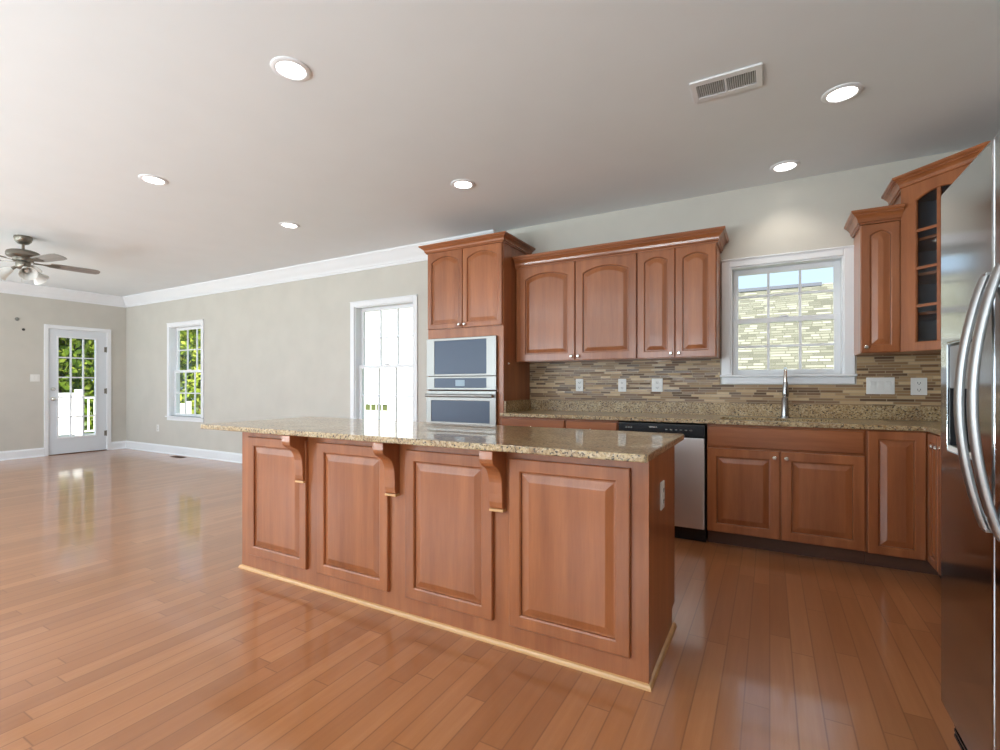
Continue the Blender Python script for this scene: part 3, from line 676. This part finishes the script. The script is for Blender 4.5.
for k in range(4): bx(b, .04, FWD - .04, .024, .031, .045 + k * .017, .053 + k * .017)
obj('grille', b, M['black'], fr_)
q = bmesh.new()
for a in (.03, FWD - .10): bx(q, a, a + .07, .03, .13, FT, FT + .018, .004)
obj('hinge_cover', q, M['slate'], fr_)
q = bmesh.new()
for a in (.06, FWD - .06):
    for yy in (.13, .78): tube(q, [(a, yy, 0), (a, yy, .04)], .018, 10)
obj('foot', q, M['black'], fr_)

# ------------------------------------------------------------------ ceiling: recessed lights, vent, fan
def recessed():
    t = thing('recessed_light', '', 'ceiling light', (0, 0, CE))
    obj('trim_ring', lathe(bmesh.new(), [(.068, -.002), (.072, -.009), (.084, -.010), (.095, -.005), (.097, 0), (.068, 0)], 32), M['white'], t, smooth=True)
    obj('lens', lathe(bmesh.new(), [(0, -.007), (.04, -.006), (.069, -.003), (.069, -.001), (0, -.001)], 32), M['lens'], t, smooth=True)
    l = bpy.data.lights.new('lamp', 'SPOT'); l.energy = 8; l.spot_size = R(120); l.spot_blend = .6; l.shadow_soft_size = .06; l.color = (1, .93, .82)
    lo = bpy.data.objects.new('lamp', l); COL.objects.link(lo); lo.parent = t; lo.location = (0, 0, -.03)
    return t
rl = recessed()
lights = [((-2.134, 1.635), 'lit recessed light nearest the camera, above the island, topmost on the left'),
          ((-4.224, 1.987), 'lit recessed light nearest the ceiling fan in the living room'),
          ((-4.227, 3.22), 'lit recessed light in the ceiling outside the living room window next to the oven cabinet'),
          ((-2.149, 3.242), 'lit recessed light in the ceiling just before the tall oven cabinet'),
          ((.349, 3.253), 'lit recessed light nearest the ceiling air vent, over the sink aisle'),
          ((.098, 4.132), 'lit recessed light close to the wall above the sink window')]
for i, ((x, y), lb) in enumerate(lights):
    if i == 0: rl.location = (x, y, CE); rl['label'] = lb; rl['group'] = 'recessed ceiling lights'
    else: dup(rl, (x, y, CE), lb, 'recessed ceiling lights')
vn = thing('ceiling_vent', 'white louvered air vent in the kitchen ceiling', 'vent', (-.204, 2.848, CE))
fr2 = slab([-.172, .172, -.142, -.006, .006, .142], [-.102, .102, -.062, .062], lambda u, v: not (abs(v) < .062 and .006 < abs(u) < .142), XY, -.010, -.0005)
obj('frame', fr2, M['white'], vn, bev=.002)
obj('backing', box(-.145, .145, -.065, .065, -.0015, -.0002), M['grey'], vn)
q = bmesh.new()
for s in (-1, 1):
    for k in range(13):
        xx = s * (.012 + k * .0104); prism(q, [(xx - .003, -.0095), (xx - .0015, -.0095), (xx + .003 , -.002), (xx + .0015, -.002)], lambda u_, v_, t_: (u_, t_, v_), -.062, .062)
obj('louver', q, M['white'], vn)
# fan
fan = thing('ceiling_fan', 'brushed nickel ceiling fan with grey blades and white bell shades', 'ceiling fan', (-7.08, 2.06, CE))
obj('canopy', lathe(bmesh.new(), [(0, 0), (.075, 0), (.078, -.02), (.068, -.055), (.045, -.08), (.02, -.088), (0, -.088)], 28), M['fanmetal'], fan, smooth=True)
obj('downrod', tube(bmesh.new(), [(0, 0, -.08), (0, 0, -.16)], .013, 12), M['fanmetal'], fan, smooth=True)
obj('motor_housing', lathe(bmesh.new(), [(0, -.145), (.05, -.147), (.11, -.158), (.135, -.172), (.14, -.19), (.14, -.215), (.128, -.228), (.09, -.24), (.085, -.27), (0, -.275)], 36), M['fanmetal'], fan, smooth=True)
for k in range(5):
    a = R(82 + 72 * k); mt = Matrix.Rotation(a, 4, 'Z') @ Matrix.Translation((0, 0, -.272)) @ Matrix.Rotation(R(-13), 4, 'X')
    b = bmesh.new(); o_ = [(.22, -.052), (.30, -.062), (.56, -.068), (.63, -.060), (.655, -.035), (.66, 0), (.655, .035), (.63, .060), (.56, .068), (.30, .062), (.22, .052)]
    prism(b, o_, XY, -.003, .003); bl = obj('blade', b, M['fanblade'], fan); bl.matrix_local = mt
    b = bmesh.new(); prism(b, [(.08, -.018), (.16, -.012), (.22, -.035), (.29, -.04), (.31, 0), (.29, .04), (.22, .035), (.16, .012), (.08, .018)], XY, -.009, -.0035)
    obj('blade_bracket', b, M['fanmetal'], bl)
obj('switch_housing', lathe(bmesh.new(), [(0, -.26), (.055, -.262), (.062, -.285), (.062, -.33), (.045, -.355), (.02, -.365), (0, -.366)], 26), M['fanmetal'], fan, smooth=True)
for k in range(3):
    a = R(-5 + 120 * k); mt = Matrix.Rotation(a, 4, 'Z') @ Matrix.Translation((.06, 0, -.335)) @ Matrix.Rotation(R(125), 4, 'Y')
    arm = obj('lamp_arm', tube(bmesh.new(), [(0, 0, -.03), (0, 0, .05)], [.012, .020], 12), M['fanmetal'], fan, smooth=True); arm.matrix_local = mt
    obj('lamp_shade', lathe(bmesh.new(), [(.022, .035), (.034, .055), (.042, .09), (.055, .13), (.078, .165), (.075, .166), (.052, .132), (.039, .09), (.031, .057), (.020, .037)], 24), M['shade'], arm, smooth=True)
    obj('bulb', lathe(bmesh.new(), [(0, .115), (.016, .11), (.024, .095), (.02, .075), (.012, .06), (.012, .04), (0, .04)], 16), M['shade'], arm, smooth=True)
obj('pull_chain', tube(bmesh.new(), [(.03, -.02, -.36), (.03, -.02, -.50)], .002, 6), M['nickel'], fan)
# small things on the far wall and the floor register
for (y, z, r_, m, lb) in ((2.952, 2.211, .028, 'plate', 'round white cap high on the far wall left of the glass door'), (3.028, 2.052, .02, 'slot', 'small dark hole plate on the far wall near the glass door top')):
    o = obj('wall_plug', lathe(bmesh.new(), [(0, .012), (r_ * .6, .012), (r_, .006), (r_, 0), (0, 0)], 18, TX), M['grey'] if m == 'plate' else M['slot'], smooth=True); o.location = (XL, y, z); tag(o, lb, 'wall plug')
fv = thing('floor_vent', 'brown metal floor register below the far living room window', 'vent', (-8.376, 4.300, 0))
obj('frame', slab([-.15, .15, -.135, .135], [-.05, .05, -.037, .037], lambda u, v: not (abs(u) < .135 and abs(v) < .037), XY, .0005, .006), M['brownmetal'], fv)
q = bmesh.new()
for k in range(18): bx(q, -.13 + k * .0153 - .003, -.13 + k * .0153 + .003, -.037, .037, .001, .0045)
obj('louver', q, M['brownmetal'], fv); obj('backing', box(-.135, .135, -.037, .037, .0002, .001), M['darkgap'], fv)

# ------------------------------------------------------------------ outside
obj('lawn', box(-70, 40, -45, 60, -1.15, -1.05), M['grass'], kind='structure')
obj('deck', box(-15.2, XL - .15, .5, 8.5, -.22, -.06), M['deck'], kind='structure')
fn = thing('vinyl_fence', 'white solid vinyl fence panel outside the glass door', 'fence', (-14.6, 2.2, -.06))
obj('panel', box(-.02, .02, 0, 3.1, .05, 1.02), M['vinyl'], fn); obj('rail', box(-.04, .04, 0, 3.1, .98, 1.04, .006), M['vinyl'], fn)
for y in (0, 1.5, 3.04): obj('post', box(-.06, .06, y - .06, y + .06, 0, 1.12, .008), M['vinyl'], fn)
ra = thing('deck_railing', 'white deck railing with thin balusters outside the glass door', 'railing', (-14.6, 5.36, -.06))
obj('rail', bx(box(-.035, .035, 0, 1.5, .90, .95, .006), -.03, .03, 0, 1.5, .08, .12, .006), M['vinyl'], ra)
for k in range(11): obj('baluster', box(-.014, .014, .06 + k * .125, .088 + k * .125, .12, .90), M['vinyl'], ra)
obj('post', box(-.06, .06, 1.45, 1.57, 0, 1.05, .008), M['vinyl'], ra)
fn2 = thing('vinyl_fence', 'white vinyl fence in the yard seen through the far living room window', 'fence', (-18.4, 9.0, -1.05))
obj('panel', box(-2.0, 1.5, -.02, .02, .05, 1.56), M['vinyl'], fn2); obj('rail', box(-2.0, 1.5, -.04, .04, 1.52, 1.6, .006), M['vinyl'], fn2)
for x in (-2.0, -.25, 1.5): obj('post', box(x - .06, x + .06, -.06, .06, 0, 1.68, .008), M['vinyl'], fn2)

def foliage(seed, n, rx, ry, rz, cz, size):
    r = random.Random(seed); bm = bmesh.new()
    blobs = [(r.uniform(-.6, .6) * rx, r.uniform(-.6, .6) * ry, cz + r.uniform(-.7, .7) * rz, r.uniform(.4, .65)) for _ in range(16)]
    for i in range(n):
        bx_, by_, bz_, br_ = blobs[i % len(blobs)]
        d = Vector((r.gauss(0, 1), r.gauss(0, 1), r.gauss(0, 1))).normalized(); q = br_ * r.uniform(.55, 1)
        p = Vector((bx_ + d.x * rx * q, by_ + d.y * ry * q, bz_ + d.z * rz * q * .8))
        nrm = (d + Vector((r.uniform(-.8, .8), r.uniform(-.8, .8), r.uniform(-.3, 1.0)))).normalized()
        a = nrm.orthogonal().normalized(); a = Matrix.Rotation(r.uniform(0, 6.28), 3, nrm) @ a; b = nrm.cross(a); s = size * r.uniform(.6, 1.3)
        bm.faces.new([bm.verts.new(p + a * s), bm.verts.new(p + b * s * .55), bm.verts.new(p - a * s), bm.verts.new(p - b * s * .55)])
    return bm
def tree(seed, loc, label, group, mat, hgt=6.5):
    t = thing('garden_tree', label, 'tree', loc, 0, group)
    tk = bmesh.new(); tube(tk, [(0, 0, 0), (.05, .03, hgt * .3), (-.04, .02, hgt * .6), (.02, 0, hgt * .85)], [.16, .13, .09, .03], 10)
    for k in range(6):
        a = k * 1.1; z = hgt * (.3 + .08 * k); tube(tk, [(0, 0, z), (math.cos(a) * .6, math.sin(a) * .6, z + .5), (math.cos(a) * 1.2, math.sin(a) * 1.2, z + .8)], [.06, .04, .015], 7)
    obj('trunk', tk, M['bark'], t, smooth=True)
    obj('crown', foliage(seed, 4200, 1.75, 1.75, hgt * .5, hgt * .52, .13), M[mat], t)
    return t
G1, G2 = 'trees beyond the deck', 'trees beyond the side yard'
LB1 = 'leafy green tree beyond the deck, seen through the glass door'; LB2 = 'leafy green tree in the yard, seen through the far living room window'
ta = tree(1, (-21.5, 3.8, -1.05), LB1, G1, 'leafa'); tb = tree(2, (-21.9, 7.2, -1.05), LB1, G1, 'leafb', 7)
for i, (x, y, rz) in enumerate([(-25.4, 2.2, 1.2), (-25.9, 5.6, 2.4), (-25.6, 9.2, 3.3)]): dup((ta, tb)[i % 2], (x, y, -1.05), LB1, G1, rz)
tc = tree(3, (-20.4, 11.9, -1.05), LB2, G2, 'leafa'); td = tree(4, (-23.9, 13.3, -1.05), LB2, G2, 'leafb', 7)
for i, (x, y, rz) in enumerate([(-17.7, 13.9, .7), (-20.6, 15.6, 2.2), (-27.4, 14.6, 4.0), (-24.2, 16.9, 5.2)]): dup((tc, td)[i % 2], (x, y, -1.05), LB2, G2, rz)

nh = thing('neighbour_house', 'white sided neighbouring house with a tan shingle roof beyond the windows', 'house', (-7, 12, -1.05))
def N(b): bmesh.ops.translate(b, vec=(7, -12, 1.05), verts=b.verts); return b
obj('wall', N(bx(box(-15, -7.5, 12, 19, -1.05, 5.2), -7.5, 6, 12.4, 19, -1.05, 1.05)), M['siding'], nh)
rf = bmesh.new(); prism(rf, [(11.6, 1.0), (16.0, 3.97), (20.4, 1.0), (20.4, .9), (16.0, 3.85), (11.6, .9)], lambda u_, v_, t_: (t_, u_, v_), -7.5, 6.3)
ro = obj('roof', N(rf), M['shingle'], nh)
obj('ridge_cap', N(prism(bmesh.new(), [(15.85, 3.90), (16, 4.02), (16.15, 3.90), (16, 3.98)], lambda u_, v_, t_: (t_, u_, v_), -7.4, 1.26)), M['ridge'], ro)
obj('roof', N(prism(bmesh.new(), [(-15.4, 5.15), (-11.25, 7.4), (-7.1, 5.15)], XZ, 11.6, 19.4)), M['shingle'], nh)
wf = bmesh.new(); wx0, wx1, wz0, wz1 = -11.86, -10.86, -.30, .53
for a0, a1, c0, c1 in ((wx0 - .08, wx0, wz0 - .08, wz1 + .08), (wx1, wx1 + .08, wz0 - .08, wz1 + .08), (wx0, wx1, wz0 - .08, wz0), (wx0, wx1, wz1, wz1 + .08)): bx(wf, a0, a1, 11.94, 12.02, c0, c1)
for k in range(1, 4): xx = wx0 + (wx1 - wx0) * k / 4; bx(wf, xx - .015, xx + .015, 11.95, 12.0, wz0, wz1)
bx(wf, wx0, wx1, 11.95, 12.0, .30, .33)
wo = obj('window', N(wf), M['vinyl'], nh); obj('pane', N(box(wx0, wx1, 11.97, 11.99, .33, wz1)), M['greenpane'], wo); obj('pane', N(box(wx0, wx1, 11.97, 11.99, wz0, .30)), M['palepane'], wo)
